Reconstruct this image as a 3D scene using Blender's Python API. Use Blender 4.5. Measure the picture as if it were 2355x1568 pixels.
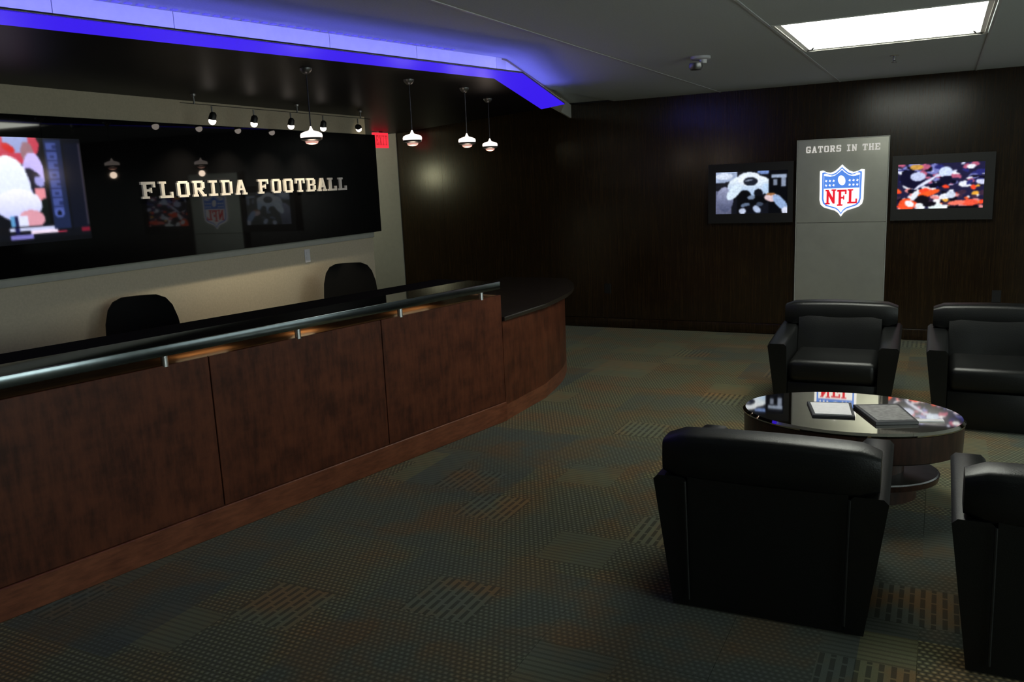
import bpy, bmesh, math, random
from mathutils import Vector, Matrix

for o in list(bpy.data.objects):
    bpy.data.objects.remove(o)
scene = bpy.context.scene
COL = scene.collection
R = math.radians
random.seed(7)

# ------------------------------------------------------------------ camera
H, HC, YB, ZS = 1.783, 2.643, 9.5, 2.47      # eye height, ceiling, back wall, soffit underside
yaw, pitch, roll = R(27.17), R(10.74), R(2.45)
fwd = Vector((-math.sin(yaw) * math.cos(pitch), math.cos(yaw) * math.cos(pitch), -math.sin(pitch)))
r0 = Vector((math.cos(yaw), math.sin(yaw), 0)); u0 = r0.cross(fwd)
rgt = r0 * math.cos(roll) - u0 * math.sin(roll)
upv = u0 * math.cos(roll) + r0 * math.sin(roll)
cam = bpy.data.objects.new('camera', bpy.data.cameras.new('camera'))
COL.objects.link(cam)
cam.matrix_world = Matrix(((rgt.x, upv.x, -fwd.x, 0), (rgt.y, upv.y, -fwd.y, 0), (rgt.z, upv.z, -fwd.z, H), (0, 0, 0, 1)))
cam.data.sensor_width = 36; cam.data.lens = 1930 / 2355 * 36; cam.data.clip_start = .05
scene.camera = cam

# ------------------------------------------------------------------ world, exposure
w = bpy.data.worlds.new('world'); scene.world = w; w.use_nodes = True
w.node_tree.nodes['Background'].inputs[0].default_value = (.012, .013, .016, 1)
w.node_tree.nodes['Background'].inputs[1].default_value = 1
vs = scene.view_settings
vs.view_transform = 'Standard'; vs.look = 'None'; vs.exposure = 0; vs.gamma = 1; vs.use_curve_mapping = False

TROFFER = 12.0        # radiance of the ceiling fixtures
PANE_GLOW = (5.2, 1.4)     # daylight of the side window, and glow of the added second one
LED = 5.0            # radiance of the cove LED line

# ------------------------------------------------------------------ materials
def lin(r, g, b):
    f = lambda c: (c / 255 / 12.92) if c / 255 <= .04045 else ((c / 255 + .055) / 1.055) ** 2.4
    return (f(r), f(g), f(b), 1)

class NT:
    """tiny node builder"""
    def __init__(s, name):
        s.m = bpy.data.materials.new(name); s.m.use_nodes = True
        s.t = s.m.node_tree; s.b = s.t.nodes['Principled BSDF']
    def n(s, typ, **kw):
        x = s.t.nodes.new(typ)
        for k, v in kw.items():
            setattr(x, k, v)
        return x
    def l(s, a, b): s.t.links.new(a, b)
    def val(s, sock, v):
        if hasattr(v, 'is_linked') or isinstance(v, bpy.types.NodeSocket): s.l(v, sock)
        else: sock.default_value = v
    def math(s, op, a, b=0.0, c=None):
        x = s.n('ShaderNodeMath', operation=op); s.val(x.inputs[0], a); s.val(x.inputs[1], b)
        if c is not None: s.val(x.inputs[2], c)
        return x.outputs[0]
    def mix(s, f, a, b, typ='MIX'):
        x = s.n('ShaderNodeMix', data_type='RGBA', blend_type=typ)
        s.val(x.inputs[0], f); s.val(x.inputs[6], a); s.val(x.inputs[7], b)
        return x.outputs[2]
    def noise(s, vec, scale, detail=3, rough=.55):
        x = s.n('ShaderNodeTexNoise'); s.l(vec, x.inputs['Vector'])
        x.inputs['Scale'].default_value = scale; x.inputs['Detail'].default_value = detail; x.inputs['Roughness'].default_value = rough
        return x.outputs['Fac']
    def ramp(s, f, stops):
        x = s.n('ShaderNodeValToRGB'); s.l(f, x.inputs[0]); e = x.color_ramp.elements
        while len(e) < len(stops): e.new(.5)
        for q, (p, c) in zip(e, stops): q.position = p; q.color = c
        return x.outputs[0]
    def objvec(s, scale):
        tc = s.n('ShaderNodeTexCoord'); mp = s.n('ShaderNodeMapping'); s.l(tc.outputs['Object'], mp.inputs[0])
        mp.inputs['Scale'].default_value = scale
        return mp.outputs[0]
    def worldvec(s, scale=(1, 1, 1)):
        g = s.n('ShaderNodeNewGeometry'); mp = s.n('ShaderNodeMapping'); s.l(g.outputs['Position'], mp.inputs[0])
        mp.inputs['Scale'].default_value = scale
        return mp.outputs[0]
    def bump(s, h, strength, dist=.01):
        x = s.n('ShaderNodeBump'); s.l(h, x.inputs['Height']); x.inputs['Strength'].default_value = strength
        x.inputs['Distance'].default_value = dist; s.l(x.outputs[0], s.b.inputs['Normal'])

M = {}
def plain(name, col, rough=.5, metal=0., spec=.5, emit=None, estr=1., noise=0., coat=0., bump=0., nscale=20):
    k = NT(name); b = k.b
    b.inputs['Base Color'].default_value = col; b.inputs['Roughness'].default_value = rough
    b.inputs['Metallic'].default_value = metal; b.inputs['Specular IOR Level'].default_value = spec
    b.inputs['Coat Weight'].default_value = coat; b.inputs['Coat Roughness'].default_value = .06
    if emit:
        b.inputs['Emission Color'].default_value = emit; b.inputs['Emission Strength'].default_value = estr
    if noise or bump:
        f = k.noise(k.worldvec(), nscale, 4)
        if noise:
            dk = tuple(c * (1 - noise) for c in col[:3]) + (1,); lt = tuple(min(1, c * (1 + noise)) for c in col[:3]) + (1,)
            k.l(k.ramp(f, [(.3, dk), (.7, lt)]), b.inputs['Base Color'])
        if bump: k.bump(f, bump)
    M[name] = k.m
    return k.m

plain('wall_paint', (.47, .42, .31, 1), .75, noise=.06, bump=.05, nscale=60)
plain('grey_paint', (.36, .37, .33, 1), .75, noise=.04)
plain('dark_paint', (.06, .055, .05, 1), .8)
plain('ceiling', (.56, .60, .61, 1), .85, noise=.05, bump=.08, nscale=90)
plain('ceiling_bar', (.55, .56, .57, 1), .5, noise=.03)
plain('white_enamel', (.75, .74, .68, 1), .4, noise=.02)
plain('cove_white', (.9, .9, .9, 1), .7, noise=.03)
plain('black_trim', (.012, .012, .014, 1), .35, noise=.2)
plain('soffit', (.008, .008, .012, 1), .4, spec=.05, noise=.15, nscale=3)
plain('black_glass', (.003, .003, .0035, 1), .03, spec=.3, noise=.1)
plain('black_stone', (.003, .0035, .004, 1), .05, spec=.45, noise=.2, nscale=150)
plain('end_stone', (.03, .024, .018, 1), .22, spec=.7, noise=.2, nscale=80)
plain('matte_black', (.004, .004, .0045, 1), .85, spec=.05, noise=.2)
plain('stone_edge', (.20, .235, .25, 1), .2, 1., noise=.1, nscale=20)
plain('table_top', (.62, .58, .50, 1), .03, 1., noise=.03, nscale=10)
plain('leather', (.004, .0044, .0044, 1), .38, spec=.45, noise=.2, bump=.12, nscale=160)
plain('piping', (.015, .016, .016, 1), .35, noise=.1)
plain('chair_mesh', (.004, .004, .004, 1), .8, spec=.15, noise=.2, nscale=200)
plain('black_plastic', (.008, .008, .008, 1), .45, noise=.2)
plain('steel', (.92, .93, .95, 1), .3, 1., noise=.04)
plain('dull_metal', (.22, .22, .22, 1), .4, 1., noise=.1)
plain('sign_metal', (.6, .61, .545, 1), .3, .65, noise=.05, nscale=6)
plain('sign_edge', (.5, .51, .48, 1), .4, .3, noise=.05)
plain('plastic_white', (.62, .62, .64, 1), .4, noise=.03)
plain('letter_white', (.58, .56, .53, 1), .45, noise=.05, emit=(1, .9, .8, 1), estr=.06)
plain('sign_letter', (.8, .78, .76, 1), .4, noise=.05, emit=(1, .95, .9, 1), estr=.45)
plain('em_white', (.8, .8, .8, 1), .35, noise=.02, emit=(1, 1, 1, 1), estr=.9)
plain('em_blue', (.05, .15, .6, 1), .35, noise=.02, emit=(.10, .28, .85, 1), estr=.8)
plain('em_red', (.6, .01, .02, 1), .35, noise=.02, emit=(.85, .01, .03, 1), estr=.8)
plain('tube_light', (.9, .9, .9, 1), .5, emit=(.97, 1, .88, 1), estr=TROFFER, noise=.01)
plain('led_blue', (.1, .1, .2, 1), .5, emit=(.13, .12, 1, 1), estr=LED, noise=.01)
plain('scallop_glow', (.1, .1, .2, 1), .5, emit=(.09, .08, .75, 1), estr=.8, noise=.01)  # glow for the scallops of LED light on the ceiling
plain('tan_trim', (.32, .26, .16, 1), .6, noise=.1)
plain('led_lens', (.02, .01, .08, 1), .4, emit=(.042, .012, .85, 1), estr=1., noise=.01)
for i in (0, 1): plain('bright_pane_%d' % (i + 1), (.5, .5, .5, 1), .4, emit=(.84, .97, .93, 1), estr=PANE_GLOW[i], noise=.01)
plain('globe_glow', (.9, .88, .7, 1), .5, emit=(1, .97, .60, 1), estr=22., noise=.01)
plain('bulb', (.9, .85, .8, 1), .4, emit=(1, .86, .76, 1), estr=5., noise=.01)
plain('shade_glow', (.9, .85, .8, 1), .4, emit=(1, .84, .74, 1), estr=1.6, noise=.01)
plain('shade_pink', (.6, .35, .3, 1), .4, emit=(1, .5, .42, 1), estr=.55, noise=.01)
plain('exit_red', (.5, .02, .02, 1), .4, emit=(1, .035, .06, 1), estr=1.0, noise=.01)
plain('exit_letter', (.5, .1, .1, 1), .4, emit=(.55, .02, .03, 1), estr=.9, noise=.01)
plain('paper', (.9, .87, .9, 1), .6, noise=.05, nscale=30)
plain('book_cover', (.035, .037, .045, 1), .4, noise=.2)
plain('ink_grey', (.25, .24, .24, 1), .6, noise=.3, nscale=40)

def wood(name, dark, light, rough, stretch, nscale, coat=.0, figure=.35, spec=.5, bump=.03):
    k = NT(name)
    v = k.objvec(stretch)
    a = k.noise(v, nscale, 6, .62)
    v2 = k.objvec((1.3, 1.3, 2.2)); b = k.noise(v2, 3.2, 4, .6)
    f = k.math('ADD', k.math('MULTIPLY', a, 1 - figure), k.math('MULTIPLY', b, figure))
    k.l(k.ramp(f, [(.38, dark), (.60, light)]), k.b.inputs['Base Color'])
    k.b.inputs['Roughness'].default_value = rough
    k.b.inputs['Coat Weight'].default_value = coat; k.b.inputs['Coat Roughness'].default_value = .18
    k.b.inputs['Specular IOR Level'].default_value = spec
    if bump: k.bump(a, bump, .005)
    M[name] = k.m
wood('cherry', (.046, .013, .0065, 1), (.125, .036, .016, 1), .42, (5, 5, 1.0), 5, .0, .5, spec=.3)
wood('cherry_base', (.12, .035, .016, 1), (.23, .075, .035, 1), .38, (1.5, 1.5, 9), 5, .15, .4)
wood('wall_wood', (.013, .0068, .003, 1), (.028, .0158, .0062, 1), .21, (14, 14, .5), 6, .0, .2, bump=.006)
wood('table_wood', (.018, .008, .005, 1), (.05, .02, .012, 1), .4, (9, 9, 1), 6, .2, .3)
wood('cap_wood', (.25, .12, .05, 1), (.42, .22, .10, 1), .35, (6, 1.2, 6), 5, .2, .3)

def carpet():
    k = NT('carpet'); C = .3333
    pos = k.worldvec()
    sx = k.n('ShaderNodeSeparateXYZ'); k.l(pos, sx.inputs[0])
    X, Y = sx.outputs[0], k.math('SUBTRACT', sx.outputs[1], .06)
    def cell(c, ox=0., oy=0.):
        cx = k.math('FLOOR', k.math('DIVIDE', k.math('ADD', X, ox), c)); cy = k.math('FLOOR', k.math('DIVIDE', k.math('ADD', Y, oy), c))
        cv = k.n('ShaderNodeCombineXYZ'); k.l(cx, cv.inputs[0]); k.l(cy, cv.inputs[1])
        wn = k.n('ShaderNodeTexWhiteNoise', noise_dimensions='2D'); k.l(cv.outputs[0], wn.inputs['Vector'])
        return wn.outputs['Value'], wn.outputs['Color']
    r1, c1 = cell(C); r2, c2 = cell(C * 2, .2, .11)
    big = k.noise(pos, .55, 2); mid = k.noise(pos, 2.6, 3); fine = k.noise(pos, 170, 2)
    # yarn dots: offset rows of loops
    P = .0255
    row = k.math('FLOOR', k.math('DIVIDE', Y, P))
    odd = k.math('MULTIPLY', k.math('MODULO', k.math('ABSOLUTE', row), 2.0), P * .5)
    dx = k.math('SINE', k.math('MULTIPLY', k.math('ADD', X, odd), 2 * math.pi / P))
    dy = k.math('SINE', k.math('MULTIPLY', Y, 2 * math.pi / P))
    dots = k.math('MULTIPLY', k.math('ADD', dx, 1.0), k.math('MULTIPLY', k.math('ADD', dy, 1.0), .25))
    # dashed stripes running along Y / along X
    S = .041
    s1 = k.math('GREATER_THAN', k.math('SINE', k.math('MULTIPLY', X, 2 * math.pi / S)), .15)
    d1 = k.math('GREATER_THAN', k.math('SINE', k.math('ADD', k.math('MULTIPLY', Y, 2 * math.pi / .09), k.math('MULTIPLY', k.math('FLOOR', k.math('DIVIDE', X, S)), 2.1))), -.93)
    st1 = k.math('SUBTRACT', 1.0, k.math('MULTIPLY', s1, d1))
    s2 = k.math('GREATER_THAN', k.math('SINE', k.math('MULTIPLY', Y, 2 * math.pi / .03)), .35)
    st2 = k.math('SUBTRACT', 1.0, k.math('MULTIPLY', s2, .7))
    isst1 = k.math('GREATER_THAN', r1, .92); isst2 = k.math('LESS_THAN', r1, .18)
    mixf = lambda f, a, b: k.math('ADD', k.math('MULTIPLY', a, k.math('SUBTRACT', 1.0, f)), k.math('MULTIPLY', b, f))
    damp = k.math('MULTIPLY_ADD', r2, .6, .38)
    dd = mixf(damp, .62, k.math('MULTIPLY_ADD', dots, 1.35, .18))
    pat = mixf(isst1, dd, k.math('MULTIPLY_ADD', st1, .55, .28))
    pat = mixf(isst2, pat, k.math('MULTIPLY_ADD', st2, .4, .35))
    base = k.ramp(k.math('ADD', k.math('MULTIPLY', r2, .45), k.math('MULTIPLY', mid, .55)),
                  [(.2, lin(94, 104, 98)), (.42, lin(106, 110, 90)), (.6, lin(112, 112, 80)), (.8, lin(120, 106, 72))])
    warm = k.ramp(mid, [(.45, (0, 0, 0, 1)), (.62, (1, 1, 1, 1))])
    base = k.mix(k.math('MULTIPLY', warm, k.math('MULTIPLY_ADD', r1, .5, .3)), base, lin(138, 100, 58))
    base = k.mix(1.0, base, k.math('MULTIPLY_ADD', r2, .5, .75), 'MULTIPLY')
    amp = k.math('MULTIPLY', pat, k.math('MULTIPLY_ADD', fine, .5, .75))
    col = k.mix(1.0, base, amp, 'MULTIPLY')
    k.l(col, k.b.inputs['Base Color'])
    k.b.inputs['Roughness'].default_value = .95; k.b.inputs['Specular IOR Level'].default_value = .1
    k.b.inputs['Sheen Weight'].default_value = .35; k.b.inputs['Sheen Roughness'].default_value = .5
    k.b.inputs['Sheen Tint'].default_value = (.5, .5, .42, 1)
    k.bump(pat, .5, .004)
    M['carpet'] = k.m
carpet()

def screen_mat():
    k = NT('screen_picture')
    a = k.n('ShaderNodeVertexColor'); a.layer_name = 'picture'
    k.l(a.outputs[0], k.b.inputs['Emission Color']); k.b.inputs['Emission Strength'].default_value = 1.15
    k.b.inputs['Base Color'].default_value = (.004, .004, .004, 1); k.b.inputs['Roughness'].default_value = .15
    M['screen_picture'] = k.m
screen_mat()

# ------------------------------------------------------------------ mesh helpers
def finish(name, bm, mat, parent=None, smooth=True, angle=35):
    me = bpy.data.meshes.new(name)
    bmesh.ops.recalc_face_normals(bm, faces=bm.faces)
    bm.to_mesh(me); bm.free()
    if smooth:
        for p in me.polygons: p.use_smooth = True
        me.set_sharp_from_angle(angle=R(angle))
    me.materials.append(M[mat])
    o = bpy.data.objects.new(name, me); COL.objects.link(o)
    if parent: o.parent = parent
    return o

def box(bm, x0, x1, y0, y1, z0, z1, fn=None, bev=0., seg=2):
    v = [bm.verts.new((x, y, z)) for x in (x0, x1) for y in (y0, y1) for z in (z0, z1)]
    fs = [bm.faces.new([v[i] for i in q]) for q in ((0, 1, 3, 2), (4, 6, 7, 5), (0, 4, 5, 1), (2, 3, 7, 6), (0, 2, 6, 4), (1, 5, 7, 3))]
    if fn:
        for q in v: q.co = Vector(fn(q.co))
    if bev:
        ed = list({e for f in fs for e in f.edges})
        bmesh.ops.bevel(bm, geom=ed, offset=bev, segments=seg, profile=.5, affect='EDGES')

def prism(bm, pts, z0, z1, bev=0., seg=2):
    """plan polygon extruded from z0 to z1"""
    a = [bm.verts.new((p[0], p[1], z0)) for p in pts]; b = [bm.verts.new((p[0], p[1], z1)) for p in pts]
    fs = [bm.faces.new(a[::-1]), bm.faces.new(b)]
    n = len(pts)
    for i in range(n): fs.append(bm.faces.new((a[i], a[(i + 1) % n], b[(i + 1) % n], b[i])))
    if bev:
        bmesh.ops.bevel(bm, geom=list({e for e in fs[0].edges} | {e for e in fs[1].edges}), offset=bev, segments=seg, profile=.5, affect='EDGES')

def lathe(bm, prof, seg=20, c=(0, 0), sx=1., sy=1.):
    """prof: list of (radius, z)"""
    rings = []
    for r, z in prof:
        if r < 1e-6: rings.append([bm.verts.new((c[0], c[1], z))])
        else: rings.append([bm.verts.new((c[0] + r * sx * math.cos(2 * math.pi * i / seg), c[1] + r * sy * math.sin(2 * math.pi * i / seg), z)) for i in range(seg)])
    for a, b in zip(rings, rings[1:]):
        for i in range(seg):
            j = (i + 1) % seg
            if len(a) == 1 and len(b) == 1: continue
            if len(a) == 1: bm.faces.new((a[0], b[j], b[i]))
            elif len(b) == 1: bm.faces.new((a[i], a[j], b[0]))
            else: bm.faces.new((a[i], a[j], b[j], b[i]))
    if len(rings[0]) > 1: bm.faces.new(rings[0][::-1])
    if len(rings[-1]) > 1: bm.faces.new(rings[-1])

def tube(bm, pts, rad, seg=8):
    pts = [Vector(p) for p in pts]; rings = []
    for i, p in enumerate(pts):
        d = (pts[min(i + 1, len(pts) - 1)] - pts[max(i - 1, 0)]).normalized()
        a = d.orthogonal().normalized(); b = d.cross(a)
        if rings:   # keep frames aligned
            ref = (rings[-1][0].co - pts[i - 1]).normalized(); a = (ref - d * ref.dot(d)).normalized(); b = d.cross(a)
        rr = rad[i] if isinstance(rad, (list, tuple)) else rad
        rings.append([bm.verts.new(p + (a * math.cos(2 * math.pi * k / seg) + b * math.sin(2 * math.pi * k / seg)) * rr) for k in range(seg)])
    for x, y in zip(rings, rings[1:]):
        for k in range(seg): bm.faces.new((x[k], x[(k + 1) % seg], y[(k + 1) % seg], y[k]))
    bm.faces.new(rings[0][::-1]); bm.faces.new(rings[-1])

def loft(bm, secs, cap=True):
    rings = [[bm.verts.new(p) for p in s] for s in secs]; n = len(secs[0])
    for a, b in zip(rings, rings[1:]):
        for k in range(n): bm.faces.new((a[k], a[(k + 1) % n], b[(k + 1) % n], b[k]))
    if cap: bm.faces.new(rings[0][::-1]); bm.faces.new(rings[-1])

def part(name, mat, parent, builder, *a, smooth=True, angle=35, **k):
    bm = bmesh.new(); builder(bm, *a, **k)
    return finish(name, bm, mat, parent, smooth, angle)

def thing(name, label, cat, loc=(0, 0, 0), rz=0., group=None):
    o = bpy.data.objects.new(name, None); COL.objects.link(o); o.empty_display_size = .1
    o.location = loc; o.rotation_euler = (0, 0, rz); o['label'] = label; o['category'] = cat
    if group: o['group'] = group
    return o
def tag(o, label, cat, group=None):
    o['label'] = label; o['category'] = cat
    if group: o['group'] = group
    return o
def struct(o, label=None):
    o['kind'] = 'structure'
    if label: o['label'] = label
    return o
def dup(root, label=None):
    c = root.copy(); COL.objects.link(c)
    if label: c['label'] = label
    for ch in root.children:
        d = ch.copy(); COL.objects.link(d); d.parent = c
        for g in ch.children:
            e = g.copy(); COL.objects.link(e); e.parent = d
    return c

# frames of reference: the video wall and the desk line
TH = R(-2.5); WD = Vector((math.sin(TH), math.cos(TH), 0)); WN = Vector((WD.y, -WD.x, 0)); WP = Vector((-5.15, 8, 0))
TD = R(11.0); DD = Vector((math.sin(TD), math.cos(TD), 0)); DN = Vector((DD.y, -DD.x, 0)); A0 = Vector((-3.555, 1.972, 0))
def dk(a, p, z=0.): v = A0 + DD * a + DN * p; return (v.x, v.y, z)

# ------------------------------------------------------------------ floor: carpet tiles
floor = struct(part('floor', 'carpet', None, box, -9, 4, -3, YB + .1, -.15, -.006, smooth=False), 'patterned grey and brown carpet tile floor')
T = 2 / 3
tile_me = None
for i in range(-8, 5):
    for j in range(1, 14):
        x0, y0 = i * T, j * T + .06
        if y0 + T > YB: continue
        if x0 < -4.7: continue
        if tile_me is None:
            o = part('carpet_tile', 'carpet', floor, box, .0008, T - .0008, .0008, T - .0008, -.006, 0, smooth=False); tile_me = o.data
        else:
            o = bpy.data.objects.new('carpet_tile', tile_me); COL.objects.link(o); o.parent = floor
        o.location = (x0, y0, 0)

# ------------------------------------------------------------------ ceiling: strips of panel between bars
ceil = struct(part('ceiling', 'ceiling', None, box, -9, 4, -3, YB + .1, HC + .02, HC + .12, smooth=False), 'grey painted panel ceiling')
G = 1.22; gx = [-2.2 + G * k for k in range(-1, 6)]            # seams run along Y
LX0, LX1, LY0, LY1 = -.98 + .015, .24 - .015, 5.49, 6.86        # opening of the light
for x0 in gx:
    x1 = x0 + G
    if x1 > 4: continue
    spans = [(-3, YB)]
    if abs(x0 + .98) < .05: spans = [(-3, LY0), (LY1, YB)]
    for y0, y1 in spans:
        part('ceiling_panel', 'ceiling', ceil, box, x0 + .004, x1 - .004, y0, y1, HC, HC + .02, smooth=False)
for x in gx:
    if x < -3: continue
    part('seam_bar', 'ceiling_bar', ceil, box, x - .0075, x + .0075, -3, YB, HC - .004, HC + .019, smooth=False)

def ring_yz(bm, x0, x1, y0, y1, z0, z1, t):
    for a in ((y0, y1, z0, z0 + t), (y0, y1, z1 - t, z1), (y0, y0 + t, z0 + t, z1 - t), (y1 - t, y1, z0 + t, z1 - t)): box(bm, x0, x1, *a)
# ------------------------------------------------------------------ back wall: wood panels
wall = struct(part('wall_back', 'black_trim', None, box, -6.45, 4, YB, YB + .1, 0, HC + .1, smooth=False), 'dark wood panelled wall behind the armchairs')
px = [-6.45, -5.78, -4.56, -3.34, -2.12, -.9, .32, 1.54, 2.76, 3.98]
for a, b in zip(px, px[1:]):
    part('wood_panel', 'wall_wood', wall, box, a + .001, b - .001, YB - .018, YB, .115, HC, smooth=False)
struct(part('baseboard_back', 'wall_wood', None, box, -6.45, 4, YB - .028, YB, 0, .11, bev=.004))
struct(part('wall_passage', 'grey_paint', None, box, -8.9, -6.452, YB - .03, YB + .1, 0, HC, smooth=False), 'pale painted wall at the end of the passage')
struct(part('wall_right', 'wall_paint', None, box, 4, 4.1, -3, YB, 0, HC + .1, smooth=False))
for wi, wy in ((1, -.6), (2, 4.9)):  # second window is added, to brighten the ceiling by the wood wall
  win = struct(part('window_%d' % wi, 'white_enamel', None, ring_yz, 3.975, 4.0, wy, wy + 4, .85, 2.3, .06, smooth=False), 'white framed bright window in the side wall, the second added for light')
  for k in range(3):
    y0 = wy + .06 + k * 1.32
    part('pane', 'bright_pane_%d' % wi, win, box, 3.985, 3.995, y0, y0 + 1.28, .91, 2.24, smooth=False)
struct(part('wall_front', 'dark_paint', None, box, -9, 4, -3.1, -3, 0, HC + .1, smooth=False))
struct(part('wall_outer', 'wall_paint', None, box, -9.0, -8.9, -3, YB, 0, HC + .1, smooth=False))

# ------------------------------------------------------------------ video wall partition
def on_w(s, d, z): v = WP + WD * s + WN * d; return (v.x, v.y, z)
def wbox(bm, s0, s1, d0, d1, z0, z1, bev=0., seg=2):
    box(bm, s0, s1, d0, d1, z0, z1, lambda c: on_w(c.x, c.y, c.z), bev, seg)
struct(part('wall_left', 'wall_paint', None, wbox, -10.8, -1.03, -.16, 0, 0, ZS, smooth=False), 'beige partition wall carrying the long black display')
struct(part('trim_1', 'grey_paint', None, wbox, -10.8, -1.03, 0, .018, 1.292, 1.347, bev=.003), 'grey strip under the long black display')

# ------------------------------------------------------------------ soffit with blue cove
P2 = [dk(-3.2, .195), dk(3.34, .195), (-3.551, 7.764, 0), (-6.2, 9.31, 0), (-6.45, YB - .02, 0)]
P1 = [dk(-3.2, .392), dk(3.40, .392), (-3.23, 7.60, 0)]
P0 = [dk(-3.2, .055), dk(3.68, .035), (-3.66, 8.5, 0), (-3.95, YB - .02, 0)]
def soffit_plate(bm):
    prism(bm, [(p[0], p[1]) for p in P2] + [(-8.9, YB - .03), (-8.9, P2[0][1])], ZS, ZS + .03)
sof = struct(part('trim_2', 'soffit', None, soffit_plate, smooth=False), 'glossy black soffit over the reception desk')
def quad_strip(bm, a, za, b, zb):
    va = [bm.verts.new((p[0], p[1], za)) for p in a]; vb = [bm.verts.new((p[0], p[1], zb)) for p in b]
    for i in range(len(a) - 1): bm.faces.new((va[i], va[i + 1], vb[i + 1], vb[i]))
def solid_strip(bm, a, za, b, zb, th):
    """strip between two plan polylines with thickness th upward"""
    n = len(a)
    lo = [[bm.verts.new((p[0], p[1], z)) for p in L] for L, z in ((a, za), (b, zb))]
    hi = [[bm.verts.new((p[0], p[1], z + th)) for p in L] for L, z in ((a, za), (b, zb))]
    for i in range(n - 1):
        bm.faces.new((lo[0][i], lo[0][i + 1], lo[1][i + 1], lo[1][i])); bm.faces.new((hi[0][i], hi[0][i + 1], hi[1][i + 1], hi[1][i]))
        bm.faces.new((lo[0][i], lo[0][i + 1], hi[0][i + 1], hi[0][i])); bm.faces.new((lo[1][i], lo[1][i + 1], hi[1][i + 1], hi[1][i]))
    for i in (0, n - 1): bm.faces.new((lo[0][i], lo[1][i], hi[1][i], hi[0][i]))
ZL = ZS + .013
part('cove_lens', 'led_lens', sof, lambda bm: solid_strip(bm, P2[:3], ZS - .001, P1, ZL, .004), smooth=False)['label'] = 'deep blue glowing band along the soffit edge'
part('cove_lip', 'black_trim', sof, lambda bm: solid_strip(bm, [(p[0], p[1]) for p in P1], ZL + .0005, [(p[0] - .02, p[1] + .004) for p in P1], ZL + .0005, .013), smooth=False)
part('cove_floor', 'cove_white', sof, lambda bm: solid_strip(bm, P1, ZL + .005, P0[:3], ZL + .005, .002), smooth=False)
# vertical cove fascia in separate lengths, so that the joints show
def fascia(name, a, b, mat='cove_white'):
    a = Vector(a); b = Vector(b); d = (b - a).normalized(); n = Vector((-d.y, d.x, 0)) * .02
    part(name, mat, sof, prism, [a + d * .002, b - d * .002, b - d * .002 + n, a + d * .002 + n], ZL + .007, HC - .001, smooth=False)
cuts = [-3.2, -1.9, -.68, .54, 1.1, 2.05, 2.75, 3.55]
for a, b in zip(cuts, cuts[1:]): fascia('fascia_panel', dk(a, .055), dk(b, .055))
fascia('fascia_panel', dk(3.55, .055), P0[1], 'white_enamel')
fascia('fascia_panel', P0[1], P0[2]); fascia('fascia_panel', P0[2], P0[3], 'white_enamel')
# LED line lying in the trough
off = lambda p, q, t: tuple(p[i] + (q[i] - p[i]) * t for i in range(3))
ledline = [off(P1[0], P0[0], .42), off(P1[1], P0[1], .42), off(off(P1[1], P1[2], .75), off(P0[1], P0[2], .75), .42)]
led = tag(part('led_strip', 'led_blue', None, lambda bm: tube(bm, [(p[0], p[1], ZL + .018) for p in ledline], .008, 6)),
          'blue light strip lying in the cove above the soffit edge', 'light strip')

for a, b in ((ledline[0], ledline[1]), (ledline[1], ledline[2])):
    a, b = Vector(a), Vector(b); d = (b - a).normalized(); nrm = Vector((-d.y, d.x, 0)); ln = (b - a).length
    L = bpy.data.lights.new('led_glow', 'AREA'); L.shape = 'RECTANGLE'; L.size = ln; L.size_y = .012; L.energy = .7 * ln; L.color = (.16, .15, 1); L.spread = R(100)
    lo = bpy.data.objects.new('led_glow', L); COL.objects.link(lo); lo.parent = led
    zdir = -(nrm + Vector((0, 0, .30))).normalized(); xd = d; yd = zdir.cross(xd)
    c = (a + b) / 2; lo.matrix_local = Matrix(((xd.x, yd.x, zdir.x, c.x), (xd.y, yd.y, zdir.y, c.y), (xd.z, yd.z, zdir.z, ZL + .0275), (0, 0, 0, 1)))
scallop_me = None  # small glowing blocks stand in for LED light scalloping on the ceiling
for k in range(66):
    p = dk(-.6 + .056 * k, .10)
    if scallop_me is None:
        o = part('light_scallop', 'scallop_glow', led, box, -.012, .012, -.014, .014, -.006, 0, smooth=False); scallop_me = o.data
    else:
        o = bpy.data.objects.new('light_scallop', scallop_me); COL.objects.link(o); o.parent = led
    o.location = (p[0], p[1], HC - .0005); o.rotation_euler = (0, 0, -TD)
part('fascia_trim', 'tan_trim', sof, lambda bm: solid_strip(bm, P0[:3], HC - .012, [(p[0] + .008, p[1] - .002) for p in P0[:3]], HC - .012, .011), smooth=False)

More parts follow.
